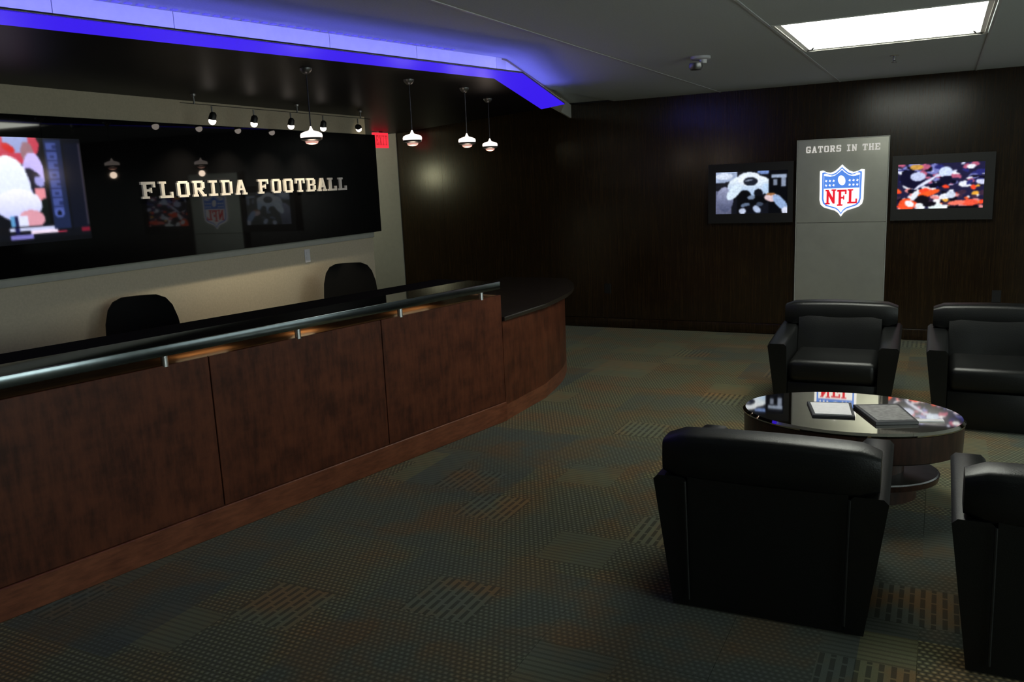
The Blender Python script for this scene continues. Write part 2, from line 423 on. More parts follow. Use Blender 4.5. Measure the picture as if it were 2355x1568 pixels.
# ------------------------------------------------------------------ ceiling light
hx, hy = (LX1 - LX0) / 2, (LY1 - LY0) / 2
def ring(bm, ox, oy, ix, iy, z0, z1):
    for a in ((-ox, ox, -oy, -iy), (-ox, ox, iy, oy), (-ox, -ix, -iy, iy), (ix, ox, -iy, iy)): box(bm, a[0], a[1], a[2], a[3], z0, z1)
def pan(bm):
    o = [(-hx + .015, -hy + .015), (hx - .015, -hy + .015), (hx - .015, hy - .015), (-hx + .015, hy - .015)]
    a = [bm.verts.new((x, y, -.002)) for x, y in o]; b = [bm.verts.new((x * .94, y * .95, .006)) for x, y in o]
    for i in range(4): bm.faces.new((a[i], b[i], b[(i + 1) % 4], a[(i + 1) % 4]))
def ceiling_light(label, x, y, dz=0.):
    lt = thing('ceiling_light', label, 'ceiling light', (x, y, HC + dz))
    part('frame', 'white_enamel', lt, ring, hx, hy, hx - .015, hy - .015, -.005, .012, smooth=False)
    part('reflector', 'white_enamel', lt, pan, smooth=False)
    part('diffuser', 'tube_light', lt, box, -hx * .94, hx * .94, -hy * .95, hy * .95, .0045, .0065, smooth=False)
    for sx in (-1, 1):
        part('clip', 'dull_metal', lt, lambda bm: tube(bm, [(sx * (hx - .03), hy - .03, .0), (sx * (hx - .07), hy - .11, -.004), (sx * (hx - .09), hy - .16, .012)], .007, 6))
ceiling_light('large bright white recessed ceiling light above the armchairs', (LX0 + LX1) / 2, (LY0 + LY1) / 2)

# ------------------------------------------------------------------ smoke detector and sprinkler
sd = thing('smoke_detector', 'small grey ceiling sensor with a white base', 'smoke detector', (-1.66, 6.52, HC))
part('base', 'plastic_white', sd, lathe, [(.0, 0), (.075, 0), (.075, -.018), (.06, -.024), (0, -.024)], 20)
part('stem', 'plastic_white', sd, lathe, [(.03, -.024), (.026, -.05), (0, -.05)], 14, c=(.02, 0))
part('housing', 'dull_metal', sd, lathe, [(0, -.046), (.05, -.048), (.052, -.075), (.04, -.095), (.0, -.10)], 18, c=(-.03, -.02))
sp = thing('sprinkler_head', 'small ceiling sprinkler head between the light and the wood wall', 'sprinkler', (-.387, 7.63, HC))
part('escutcheon', 'steel', sp, lathe, [(0, 0), (.035, 0), (.03, -.008), (0, -.008)], 16)
part('body', 'dull_metal', sp, lathe, [(.011, -.008), (.009, -.04), (.013, -.045), (0, -.046)], 10)
part('deflector', 'dull_metal', sp, lathe, [(0, -.052), (.02, -.052), (.02, -.055), (0, -.056)], 12)

# ------------------------------------------------------------------ lettering: slab block strokes in a 0..1 x 0..1 cell
def seg_quad(x0, y0, x1, y1, t):
    dx, dy = x1 - x0, y1 - y0; L = math.hypot(dx, dy); nx, ny = -dy / L * t / 2, dx / L * t / 2
    return [(x0 + nx, y0 + ny), (x1 + nx, y1 + ny), (x1 - nx, y1 - ny), (x0 - nx, y0 - ny)]
def rc(x0, y0, x1, y1): return [(x0, y0), (x1, y0), (x1, y1), (x0, y1)]
tb = .2
GL = {
 'F': [rc(.0, 0, .5, .14), rc(.12, .1, .34, .95), rc(0, .84, .95, 1), rc(.8, .66, .95, .9), rc(.3, .42, .68, .56), rc(.6, .34, .7, .64)],
 'L': [rc(0, 0, .95, .15), rc(.14, .1, .36, .95), rc(0, .86, .5, 1), rc(.8, .1, .95, .36)],
 'O': [rc(.05, .1, .28, .9), rc(.72, .1, .95, .9), rc(.15, 0, .85, .16), rc(.15, .84, .85, 1)],
 'R': [rc(0, 0, .4, .14), rc(.1, .1, .32, .95), rc(0, .86, .8, 1), rc(.68, .52, .92, .9), rc(.3, .42, .8, .56), seg_quad(.5, .46, .78, .08, .22), rc(.66, 0, 1, .14)],
 'I': [rc(.1, 0, .9, .15), rc(.38, .1, .62, .9), rc(.1, .85, .9, 1)],
 'D': [rc(0, 0, .75, .15), rc(.12, .1, .34, .9), rc(0, .85, .75, 1), rc(.72, .1, .95, .9)],
 'A': [seg_quad(.2, .08, .47, .95, .2), seg_quad(.8, .08, .53, .95, .2), rc(.28, .3, .72, .43), rc(0, 0, .38, .14), rc(.62, 0, 1, .14), rc(.36, .9, .64, 1)],
 'T': [rc(.25, 0, .75, .14), rc(.39, .1, .61, .95), rc(.02, .85, .98, 1), rc(.02, .64, .16, .9), rc(.84, .64, .98, .9)],
 'B': [rc(0, 0, .8, .15), rc(.1, .1, .32, .9), rc(0, .85, .8, 1), rc(.3, .44, .8, .57), rc(.72, .1, .95, .46), rc(.7, .54, .92, .9)],
 'G': [rc(.05, .1, .28, .9), rc(.15, 0, .85, .16), rc(.15, .84, .9, 1), rc(.72, .1, .95, .46), rc(.5, .36, .95, .5), rc(.76, .66, .95, .95)],
 'S': [rc(.08, 0, .88, .16), rc(.72, .1, .95, .5), rc(.12, .42, .88, .57), rc(.05, .5, .28, .9), rc(.12, .84, .92, 1), rc(.05, .05, .2, .32), rc(.8, .7, .95, .95)],
 'N': [rc(.1, .05, .28, 1), rc(.72, 0, .9, .95), seg_quad(.16, .93, .82, .07, .2), rc(0, 0, .4, .13), rc(.6, .87, 1, 1), rc(0, .87, .3, 1)],
 'H': [rc(.1, .05, .32, .95), rc(.68, .05, .9, .95), rc(.3, .43, .7, .57), rc(0, 0, .42, .13), rc(.58, 0, 1, .13), rc(0, .87, .42, 1), rc(.58, .87, 1, 1)],
 'E': [rc(0, 0, .95, .15), rc(.1, .1, .32, .9), rc(0, .85, .95, 1), rc(.3, .43, .68, .57), rc(.8, .08, .95, .34), rc(.8, .66, .95, .92)],
 'X': [seg_quad(.15, .05, .85, .95, .22), seg_quad(.85, .05, .15, .95, .22), rc(0, 0, .4, .13), rc(.6, 0, 1, .13), rc(0, .87, .4, 1), rc(.6, .87, 1, 1)],
}
def word(parent, text, mat, place, u0, u1, v0, v1, d0, d1, pname='letter', gap=.22):
    """place(u, d, v) -> world; letters fill u0..u1"""
    n = sum(.62 if c == ' ' else (.8 if c == 'I' else 1) for c in text); cw = (u1 - u0) / (n + gap * (len(text) - 1)); u = u0
    for c in text:
        wd = cw * (.62 if c == ' ' else (.8 if c == 'I' else 1))
        if c != ' ':
            bm = bmesh.new()
            for k, q in enumerate(GL[c]):
                e = k * .00012
                lo = [bm.verts.new(place(u + x * wd, d0, v0 + y * (v1 - v0))) for x, y in q]
                hi = [bm.verts.new(place(u + x * wd, d1 + e, v0 + y * (v1 - v0))) for x, y in q]
                bm.faces.new(lo[::-1]); bm.faces.new(hi)
                for i in range(4): bm.faces.new((lo[i], lo[(i + 1) % 4], hi[(i + 1) % 4], hi[i]))
            finish(pname, bm, mat, parent, False)
        u += wd + cw * gap

# ------------------------------------------------------------------ screens (picture painted into a colour grid)
def paint_grid(nx, ny, bg, shapes, noise=0., seed=1, blur=2):
    rnd = random.Random(seed); g = []
    for j in range(ny):
        for i in range(nx):
            x, y = (i + .5) / nx, (j + .5) / ny; c = bg
            for s in shapes:
                if s[0] == 'e':
                    _, cx, cy, rx, ry, ang, col = s; ca, sa = math.cos(ang), math.sin(ang)
                    dx, dy = x - cx, y - cy; a, b = (dx * ca + dy * sa) / rx, (-dx * sa + dy * ca) / ry
                    if a * a + b * b < 1: c = col
                elif s[0] == 'r':
                    _, x0, x1, y0, y1, col = s
                    if x0 <= x <= x1 and y0 <= y <= y1: c = col
                elif s[0] == 'g':      # ellipse shaded from one colour to another along y
                    _, cx, cy, rx, ry, c0, c1 = s
                    if ((x - cx) / rx) ** 2 + ((y - cy) / ry) ** 2 < 1:
                        t = min(1, max(0, (y - cy + ry) / (2 * ry))); c = tuple(p + (q - p) * t for p, q in zip(c0, c1))
            n = 1 + noise * (rnd.random() - .5); g.append(tuple(min(255, max(0, v * n)) for v in c))
    for _ in range(blur):
        h = []
        for j in range(ny):
            for i in range(nx):
                q = [g[min(ny - 1, max(0, j + b)) * nx + min(nx - 1, max(0, i + a))] for a, b in ((0, 0), (0, 0), (1, 0), (-1, 0), (0, 1), (0, -1))]
                h.append(tuple(sum(v[k] for v in q) / 6 for k in range(3)))
        g = h
    return g
def screen_mesh(name, parent, corners, nx, ny, grid):
    """corners: lower-left, lower-right, upper-left as Vectors"""
    ll, lr, ul = [Vector(c) for c in corners]; du, dv = lr - ll, ul - ll
    vs_ = []; fs = []; cols = []
    for j in range(ny + 1):
        for i in range(nx + 1): vs_.append(ll + du * (i / nx) + dv * (j / ny))
    for j in range(ny):
        for i in range(nx):
            a = j * (nx + 1) + i; fs.append((a, a + 1, a + nx + 2, a + nx + 1)); cols += [lin(*grid[j * nx + i])] * 4
    me = bpy.data.meshes.new(name); me.from_pydata(vs_, [], fs)
    at = me.color_attributes.new('picture', 'FLOAT_COLOR', 'CORNER')
    for k, c in enumerate(cols): at.data[k].color = c
    me.materials.append(M['screen_picture'])
    o = bpy.data.objects.new(name, me); COL.objects.link(o); o.parent = parent
    return o

# long black display with the left picture and raised letters
tv = thing('display_panel', 'long black glass wall display with raised white lettering', 'display', on_w(-4, 0, 1.2))
inv = Matrix.Translation(-Vector(tv.location))
tvl = lambda s, d, z: tuple(inv @ Vector(on_w(s, d, z)))
TZ0, TZ1 = 1.347, 2.295
def tvbox(bm, *a, **k):
    wbox(bm, *a, **k); bmesh.ops.transform(bm, matrix=inv, verts=bm.verts)
part('back_frame', 'black_plastic', tv, tvbox, -6.9, -.98, .0, .045, TZ0 + .02, TZ1 - .02)
part('glass_panel', 'black_glass', tv, tvbox, -6.92, -.955, .046, .06, TZ0, TZ1, bev=.002, seg=1)
word(tv, 'FLORIDA FOOTBALL', 'letter_white', lambda u, d, v: tvl(u, d, v), -3.92, -1.51, 1.772, 1.888, .06, .075)
WH, SK = (225, 228, 255), (225, 140, 150)
S1 = [('r', 0, .42, .5, 1, (110, 120, 170)), ('e', .30, .93, .3, .2, 0, (190, 60, 80)), ('e', .42, .97, .1, .12, 0, (150, 160, 210)), ('e', .5, .86, .05, .1, 0, (150, 110, 120)),
      ('e', .24, .92, .03, .04, .3, (235, 200, 210)), ('e', .36, .9, .035, .05, .6, (200, 30, 30)),
      ('g', .53, .66, .085, .2, (170, 160, 225), (205, 190, 250)), ('e', .53, .62, .05, .1, .4, (20, 20, 40)), ('e', .56, .5, .06, .13, .2, (12, 14, 30)),
      ('g', .33, .53, .16, .3, (205, 215, 255), (240, 246, 255)), ('r', .52, .60, .37, .52, SK), ('r', .52, .60, .52, .56, (30, 30, 50)), ('e', .565, .585, .04, .05, .2, (150, 150, 215)),
      ('e', .6, .3, .09, .12, 0, (8, 16, 16)), ('g', .38, .37, .18, .15, (190, 195, 250), (245, 245, 255)), ('e', .47, .235, .1, .085, .3, (215, 150, 165)), ('r', .36, .43, .17, .27, (220, 225, 255)),
      ('r', .3, .36, .16, .27, (90, 150, 200)), ('r', .335, .355, .15, .27, (20, 20, 60)), ('r', 0, .7, .1, .165, (10, 10, 16)), ('r', .28, .7, .12, .15, (200, 205, 240)),
      ('r', .5, .74, .085, .105, (235, 60, 90)), ('r', .44, .66, .09, .125, (240, 220, 240)), ('r', .32, .36, .1, .16, (20, 20, 70)), ('r', .28, .46, .05, .09, (120, 115, 190)), ('r', 0, 1, 0, .045, (4, 5, 10)),
      ('r', .615, .64, .17, 1, (4, 5, 8)), ('r', .64, .78, .12, .985, (24, 34, 66)), ('r', .655, .735, .26, .96, (62, 76, 140)), ('r', .78, .80, .1, .97, (5, 7, 14)), ('r', .80, .93, .12, .95, (9, 13, 28)), ('r', .925, .94, .15, .95, (48, 44, 58)),
      ('r', .86, .97, .08, .12, (110, 20, 40)), ('r', .94, 1, 0, 1, (2, 2, 3))]
for k in range(7):      # sideways banner strokes
    y = .33 + k * .09
    S1 += [('r', .655, .735, y, y + .014, (26, 34, 74)), ('r', .675, .715, y + .03, y + .055, (30, 40, 84)) if k % 2 else ('r', .70, .735, y + .03, y + .06, (30, 40, 84))]
S1 += [('e', .695, .275, .042, .045, 0, (72, 88, 160)), ('e', .695, .275, .02, .02, 0, (10, 12, 26))]
def remap(q):
    f = lambda u: .52 + (u - .30) * .74
    if q[0] == 'r': return ('r', f(q[1]), f(q[2])) + q[3:]
    return (q[0], f(q[1]), q[2], q[3] * .74) + q[4:]
S1 = [remap(q) for q in S1]
screen_mesh('screen', tv, (tvl(-5.47, .0615, 1.538), tvl(-4.35, .0615, 1.538), tvl(-5.47, .0615, 2.163)), 160, 90, paint_grid(160, 90, (8, 10, 18), S1, .08))

# ------------------------------------------------------------------ sign column
YF = YB - .095
sg = thing('wall_sign', 'tall grey metal sign panel with a shield emblem on the wood wall', 'sign', (-.93, YF, .37))
sl = lambda x, y, z: (x + .93, y - YF, z - .37)
SX0, SX1 = -1.375, -.485
def sbox(bm, x0, x1, y0, y1, z0, z1, **k): box(bm, *(x0 + .93, x1 + .93, y0 - YF, y1 - YF, z0 - .37, z1 - .37), **k)
part('back_box', 'black_trim', sg, sbox, SX0 + .03, SX1 - .03, YF + .02, YB - .0185, .39, 2.06, smooth=False)
for z0, z1 in ((.372, 1.221), (1.225, 2.072)):
    part('metal_panel', 'sign_metal', sg, sbox, SX0 + .009, SX1 - .009, YF, YF + .02, z0, z1, bev=.002, seg=1)
def trimframe(bm):
    for a in ((SX0, SX0 + .008, .364, 2.08), (SX1 - .008, SX1, .364, 2.08), (SX0 + .008, SX1 - .008, .364, .371), (SX0 + .008, SX1 - .008, 2.073, 2.08)):
        sbox(bm, a[0], a[1], YF - .004, YF + .022, a[2], a[3])
part('edge_trim', 'sign_edge', sg, trimframe, smooth=False)
word(sg, 'GATORS IN THE', 'sign_letter', lambda u, d, v: sl(u, YF - d, v), -1.285, -.572, 1.945, 2.01, .0, .008)
# shield emblem: flat layers on the panel
EX, EZ, EW, EH = -.925, 1.548, .215, .265
def shield(k):
    """outline (u, v), u right, v up, unit half sizes; k shrinks it"""
    pts = [(0, 1.0), (.12, .9), (.32, .76), (.52, .70), (.72, .74), (.86, .80), (1.0, .78), (1.0, .5), (.99, .1), (.99, -.34), (.93, -.52), (.78, -.63), (.52, -.70), (.28, -.76), (.12, -.86), (0, -1.0)]
    full = pts + [(-x, y) for x, y in pts[-2:0:-1]]
    return [(x * (1 - k / EW), y * (1 - k / EH)) for x, y in full]
def flat(bm, poly, d0, d1, cx=EX, cz=EZ, w=EW, h=EH):
    lo = [bm.verts.new(sl(cx + x * w, YF - d0, cz + y * h)) for x, y in poly]; hi = [bm.verts.new(sl(cx + x * w, YF - d1, cz + y * h)) for x, y in poly]
    n = len(poly); bm.faces.new(lo); bm.faces.new(hi[::-1])
    for i in range(n): bm.faces.new((lo[i], lo[(i + 1) % n], hi[(i + 1) % n], hi[i]))
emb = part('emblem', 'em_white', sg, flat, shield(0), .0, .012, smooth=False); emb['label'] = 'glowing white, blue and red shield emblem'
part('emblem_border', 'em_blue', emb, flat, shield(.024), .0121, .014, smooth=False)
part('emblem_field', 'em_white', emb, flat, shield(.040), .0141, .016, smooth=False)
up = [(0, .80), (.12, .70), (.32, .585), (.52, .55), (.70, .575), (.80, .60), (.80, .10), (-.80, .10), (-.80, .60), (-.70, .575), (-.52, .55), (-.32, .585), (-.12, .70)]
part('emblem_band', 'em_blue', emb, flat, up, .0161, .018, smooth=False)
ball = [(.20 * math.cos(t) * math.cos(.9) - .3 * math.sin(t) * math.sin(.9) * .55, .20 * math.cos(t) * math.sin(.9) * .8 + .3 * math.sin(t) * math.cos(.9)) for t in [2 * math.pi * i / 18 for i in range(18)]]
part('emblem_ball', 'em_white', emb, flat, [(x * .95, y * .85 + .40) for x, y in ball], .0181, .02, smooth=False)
for sx in (-1, 1):
    for i in range(3):
        for j in range(2):
            u, v = sx * (.36 + .17 * i), .22 + .17 * j + .0 * i
            st = []
            for q in range(8):
                rr = .062 if q % 2 == 0 else .034
                st.append((u + rr * math.cos(q * math.pi / 4 + .4), v + rr * .9 * math.sin(q * math.pi / 4 + .4)))
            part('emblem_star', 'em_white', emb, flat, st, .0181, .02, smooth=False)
GN = {'N': [rc(.08, -.02, .3, .98), rc(.7, .02, .92, 1.0), seg_quad(.17, .92, .83, .08, .25), rc(-.04, -.02, .42, .08), rc(.56, .92, 1.04, 1.02), rc(-.04, .9, .28, 1.0)],
      'F': [rc(.16, -.1, .42, .95), rc(0, .84, .95, .98), rc(.78, .66, .95, .9), rc(.4, .36, .72, .48), rc(.62, .28, .74, .58), rc(.02, -.14, .58, -.04)],
      'L': [rc(.16, .04, .42, .98), rc(.02, .9, .58, 1.0), rc(.02, .0, .98, .13), rc(.82, .06, .98, .34)]}
for c, u in (('N', -.70), ('F', -.19), ('L', .27)):
    bm = bmesh.new()
    for k, q in enumerate(GN[c]):
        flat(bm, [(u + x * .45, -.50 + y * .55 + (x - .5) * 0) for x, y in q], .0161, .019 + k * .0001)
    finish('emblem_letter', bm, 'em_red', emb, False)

# ------------------------------------------------------------------ televisions beside the sign
def television(label, x0, x1, z0, z1, sx0, sx1, sz0, sz1, shapes, bg, seed, nz):
    yw = YB - .02
    t = thing('television', label, 'television', ((x0 + x1) / 2, yw, z0))
    ox, oy, oz = t.location
    bx = lambda bm, a, b, c, d, e, f, **k: box(bm, a - ox, b - ox, c - oy, d - oy, e - oz, f - oz, **k)
    part('wall_mount', 'black_plastic', t, bx, x0 + .25, x1 - .25, yw - .03, yw, z0 + .15, z1 - .15)
    part('housing', 'black_plastic', t, bx, x0 + .02, x1 - .02, yw - .06, yw - .03, z0 + .02, z1 - .02, bev=.006)
    def bezel(bm):
        for a in ((x0, sx0, z0, z1), (sx1, x1, z0, z1), (sx0, sx1, z0, sz0), (sx0, sx1, sz1, z1)): bx(bm, a[0], a[1], yw - .078, yw - .06, a[2], a[3])
    part('bezel', 'black_plastic', t, bezel, smooth=False)
    q = lambda x, z: (x - ox, yw - .066 - oy, z - oz)
    screen_mesh('screen', t, (q(sx0, sz0), q(sx1, sz0), q(sx0, sz1)), 112, 63, paint_grid(112, 63, bg, shapes, nz, seed))
    return t
K, GW = (5, 6, 10), (215, 228, 245)
S2 = [('r', 0, .22, 0, .55, (88, 92, 118)), ('r', 0, .3, .75, 1, (150, 165, 195)), ('e', .12, .9, .12, .08, 0, (205, 215, 235)), ('e', .16, .7, .16, .06, .4, (20, 22, 30)),
      ('g', .13, .35, .12, .3, (70, 76, 105), (150, 155, 185)), ('r', .3, .42, 0, .45, K), ('g', .48, .66, .31, .26, (150, 175, 210), (240, 248, 255)), ('e', .26, .52, .08, .2, -.4, (205, 222, 240)), ('e', .74, .55, .07, .16, .3, (180, 205, 235)),
      ('e', .47, .82, .17, .16, 0, (225, 235, 250)), ('e', .49, .76, .1, .1, 0, (24, 28, 40)), ('e', .47, .79, .06, .02, .3, (120, 130, 150)), ('e', .41, .42, .09, .14, 0, K), ('e', .6, .48, .06, .1, 0, (12, 14, 22)), ('e', .53, .30, .2, .12, 0, K), ('e', .5, .38, .05, .05, 0, (110, 125, 150)),
      ('e', .42, .2, .07, .05, .5, (90, 105, 130)), ('e', .62, .22, .05, .05, 0, (60, 70, 90)), ('e', .5, .1, .13, .09, 0, (10, 11, 18)), ('e', .58, .1, .05, .09, .3, (170, 185, 215)), ('e', .38, .06, .05, .07, 0, (190, 200, 225)),
      ('e', .68, .97, .1, .05, 0, (110, 135, 190)), ('r', .74, 1, .6, 1, (6, 7, 12)), ('r', .78, .98, .82, .9, (150, 165, 190)), ('r', .8, .86, .65, .8, (120, 130, 150)), ('r', .91, .97, .62, .82, (130, 142, 165)), ('r', .74, 1, 0, .6, K),
      ('e', .8, .36, .12, .09, -.3, (215, 190, 195)), ('e', .9, .25, .07, .2, .4, (140, 165, 205)), ('e', .97, .06, .05, .08, 0, (200, 205, 225)), ('e', .77, .45, .06, .03, 0, (150, 100, 60))]
ZA, ZB = 1.232, 1.873
television('wall television showing a black and white football player', -2.305, -1.405, ZA, ZB, -2.225, -1.462, 1.333, 1.785, S2, (14, 16, 24), 3, .3)
rn = random.Random(11); S3 = []
for i in range(170):
    x, y = rn.random(), rn.random()
    pal = [(210, 215, 245), (235, 240, 255), (40, 42, 110), (8, 8, 30), (12, 10, 26), (120, 125, 190), (180, 90, 120)] if y > .5 else [(240, 90, 40), (250, 70, 40), (230, 235, 250), (10, 8, 24), (240, 170, 60), (225, 140, 140), (60, 40, 60), (245, 245, 250)]
    S3.append(('e', x, y, .02 + .045 * rn.random(), .02 + .05 * rn.random(), rn.random() * 3, rn.choice(pal)))
S3 += [('e', .17, .66, .14, .2, .2, (14, 12, 40)), ('e', .24, .72, .09, .1, 0, (190, 200, 235)), ('e', .3, .55, .2, .035, .85, (16, 12, 44)), ('e', .33, .58, .2, .028, .85, (215, 220, 255)), ('e', .36, .33, .16, .055, .55, (245, 88, 36)), ('e', .3, .2, .08, .1, .2, (16, 12, 20)),
       ('e', .12, .1, .1, .14, 0, (245, 80, 40)), ('e', .15, .12, .05, .08, .4, (240, 240, 250)), ('e', .21, .3, .04, .12, -.3, (225, 232, 250)), ('e', .28, .06, .05, .08, .5, (235, 245, 250)), ('e', .46, .05, .09, .08, 0, (225, 240, 240)), ('e', .39, .1, .08, .05, .3, (14, 10, 20)),
       ('e', .56, .8, .08, .12, 0, (200, 215, 250)), ('e', .57, .62, .07, .1, 0, (14, 14, 40)), ('e', .63, .3, .06, .08, 0, (205, 215, 235)), ('e', .85, .12, .1, .07, 0, (245, 85, 60)), ('e', .7, .12, .1, .05, .2, (250, 120, 100)), ('e', .22, .93, .08, .06, 0, (200, 150, 70)), ('r', .6, .92, 0, .04, (8, 6, 14))]
television('wall television showing a colourful orange and blue football scene', -.455, .448, ZA, ZB, -.40, .362, 1.345, 1.785, S3, (30, 28, 60), 5, .3)

# ------------------------------------------------------------------ outlets
def outlet(name, label, cat, mat, place, w, h):
    o = thing(name, label, cat, place(0, 0, 0))
    b = Vector(o.location); pl = lambda u, d, v: tuple(Vector(place(u, d, v)) - b)
    def pb(bm, u0, u1, d0, d1, v0, v1, bev=0.): box(bm, u0, u1, d0, d1, v0, v1, lambda c: pl(c.x, c.y, c.z), bev, 1)
    part('cover_plate', mat, o, pb, -w / 2, w / 2, 0, .006, -h / 2, h / 2, bev=.002)
    for z in (-.022, .022): part('receptacle', mat, o, pb, -.016, .016, .0055, .0085, z - .014, z + .014)
outlet('wall_switch', 'white outlet plate on the beige wall below the display', 'outlet', 'plastic_white', lambda u, d, v: on_w(-2.10 + u, d, 1.207 + v), .075, .118)
outlet('power_outlet', 'black outlet plate low on the wood wall between desk and sign', 'outlet', 'black_plastic', lambda u, d, v: (-3.54 + u, YB - .018 - d, .47 + v), .08, .12)
outlet('power_outlet', 'black outlet plate low on the wood wall beyond the colour television', 'outlet', 'black_plastic', lambda u, d, v: (.53 + u, YB - .018 - d, .47 + v), .08, .12)

# ------------------------------------------------------------------ exit sign
ex = thing('exit_sign', 'small red glowing exit sign hanging from the black soffit', 'exit sign', (-6.36, 8.99, ZS), 0)
part('bracket', 'dull_metal', ex, box, -.012, .012, -.04, .04, -.012, 0, smooth=False)
part('housing', 'exit_red', ex, box, -.02, .02, -.15, .15, -.20, -.012, bev=.004)
def exp(u, d, v): return (.02 + d, u, v)
word(ex, 'EXIT', 'exit_letter', exp, -.12, .12, -.165, -.045, 0, .003)

# ------------------------------------------------------------------ reception desk
desk = thing('reception_desk', 'long reception desk of reddish cherry panels with black stone top', 'reception desk', tuple(A0), -TD)
# desk-local: x = outward (perp), y = along
def dbox(bm, a0, a1, p0, p1, z0, z1, **k): box(bm, p0, p1, a0, a1, z0, z1, **k)
EA = 3.553
part('carcass', 'black_trim', desk, dbox, -1.315, EA - .02, -.60, -.03, .0, .74, smooth=False)
part('upstand', 'black_trim', desk, dbox, -1.315, EA - .01, -.10, -.022, .74, .945, smooth=False)
sm = [-1.315, -.098, 1.119, 2.336, EA]
for a, b in zip(sm, sm[1:]):
    part('front_panel', 'cherry', desk, dbox, a + .003, b - .003, -.022, 0, .15, .963, bev=.002, seg=1)
part('plinth', 'cherry_base', desk, dbox, -1.315, EA, -.05, .012, .0, .148, bev=.004, seg=1)
part('top_cap', 'cap_wood', desk, dbox, -1.315, EA, -.28, -.0225, .945, .960, bev=.003, seg=1)
part('work_surface', 'black_stone', desk, dbox, -1.315, EA - .1, -.85, -.11, .74, .77, bev=.004, seg=1)
part('counter_top', 'black_stone', desk, dbox, -1.315, EA - .02, -.30, .0, 1.028, 1.062, smooth=False)
part('counter_rear', 'matte_black', desk, dbox, -1.315, EA - .02, -.60, -.3005, 1.028, 1.061, smooth=False)  # rear of the slab, made matte to dull the wall's reflection
part('counter_edge', 'stone_edge', desk, dbox, -1.315, EA - .02, .0005, .012, 1.010, 1.066, bev=.003, seg=2)
for k in range(-2, 4):
    a = .884 + .8167 * k
    so = part('standoff', 'steel', desk, lathe, [(0, .955), (.017, .955), (.017, 1.0275), (0, 1.0275)], 16, c=(-.0105, a))
part('counter_support', 'black_trim', desk, dbox, -1.315, EA - .1, -.58, -.50, .77, 1.028, smooth=False)
for a, l in ((1.18, .30), (1.84, .16), (2.76, .32)):  # invented strips, added for the warm patches of light on the cap
    uc = part('added_strip', 'dull_metal', desk, dbox, a - l / 2, a + l / 2, -.16, -.13, 1.018, 1.0275, smooth=False)
    L = bpy.data.lights.new('added_strip_glow', 'AREA'); L.shape = 'RECTANGLE'; L.size = .02; L.size_y = l; L.energy = .12; L.color = (1, .72, .42)
    lo = bpy.data.objects.new('added_strip_glow', L); COL.objects.link(lo); lo.parent = desk; lo.location = (-.145, a, 1.016)
# lower rounded end
W2D = lambda p: (Vector((p[0], p[1], 0)) - A0)
def d_loc(p): v = W2D(p); return (v.dot(DN), v.dot(DD))
def smooth_curve(pts, n=6):
    out = []
    for i in range(len(pts) - 1):
        p0 = pts[max(i - 1, 0)]; p1 = pts[i]; p2 = pts[i + 1]; p3 = pts[min(i + 2, len(pts) - 1)]
        for k in range(n):
            t = k / n
            out.append(tuple(.5 * (2 * p1[j] + (p2[j] - p0[j]) * t + (2 * p0[j] - 5 * p1[j] + 4 * p2[j] - p3[j]) * t * t + (3 * p1[j] - p0[j] - 3 * p2[j] + p3[j]) * t ** 3) for j in (0, 1)))
    return out + [pts[-1]]
B_ = dk(EA, 0)[:2]
endc = smooth_curve([(-2.87, 6.17), (-2.97, 6.75), (-3.14, 7.25), (-3.36, 7.68)])
base_poly = [B_] + endc + [(-4.0, 7.75), dk(EA, -.72)[:2]]
topc = smooth_curve([(-2.83, 6.15), (-2.91, 6.8), (-3.09, 7.36), (-3.36, 7.82)])
top_poly = [dk(EA + .004, .02)[:2]] + topc + [(-4.1, 7.86), dk(EA + .004, -.8)[:2]]
part('end_plinth', 'cherry_base', desk, prism, [d_loc(p) for p in base_poly], 0, .12)
def inset(poly, t):
    c = (sum(p[0] for p in poly) / len(poly), sum(p[1] for p in poly) / len(poly))
    return [(p[0] + (c[0] - p[0]) * t, p[1] + (c[1] - p[1]) * t) for p in poly]
part('end_panel', 'cherry', desk, prism, [d_loc(p) for p in ([B_] + [(-2.875, 6.165)] + [(-3.5, 6.4), dk(EA, -.5)[:2]])], .1205, .765, smooth=False)
part('end_cabinet', 'cherry', desk, prism, [d_loc(p) for p in inset(base_poly, .012)], .1202, .7655)
part('end_top', 'end_stone', desk, prism, [d_loc(p) for p in top_poly], .766, .798, bev=.006)

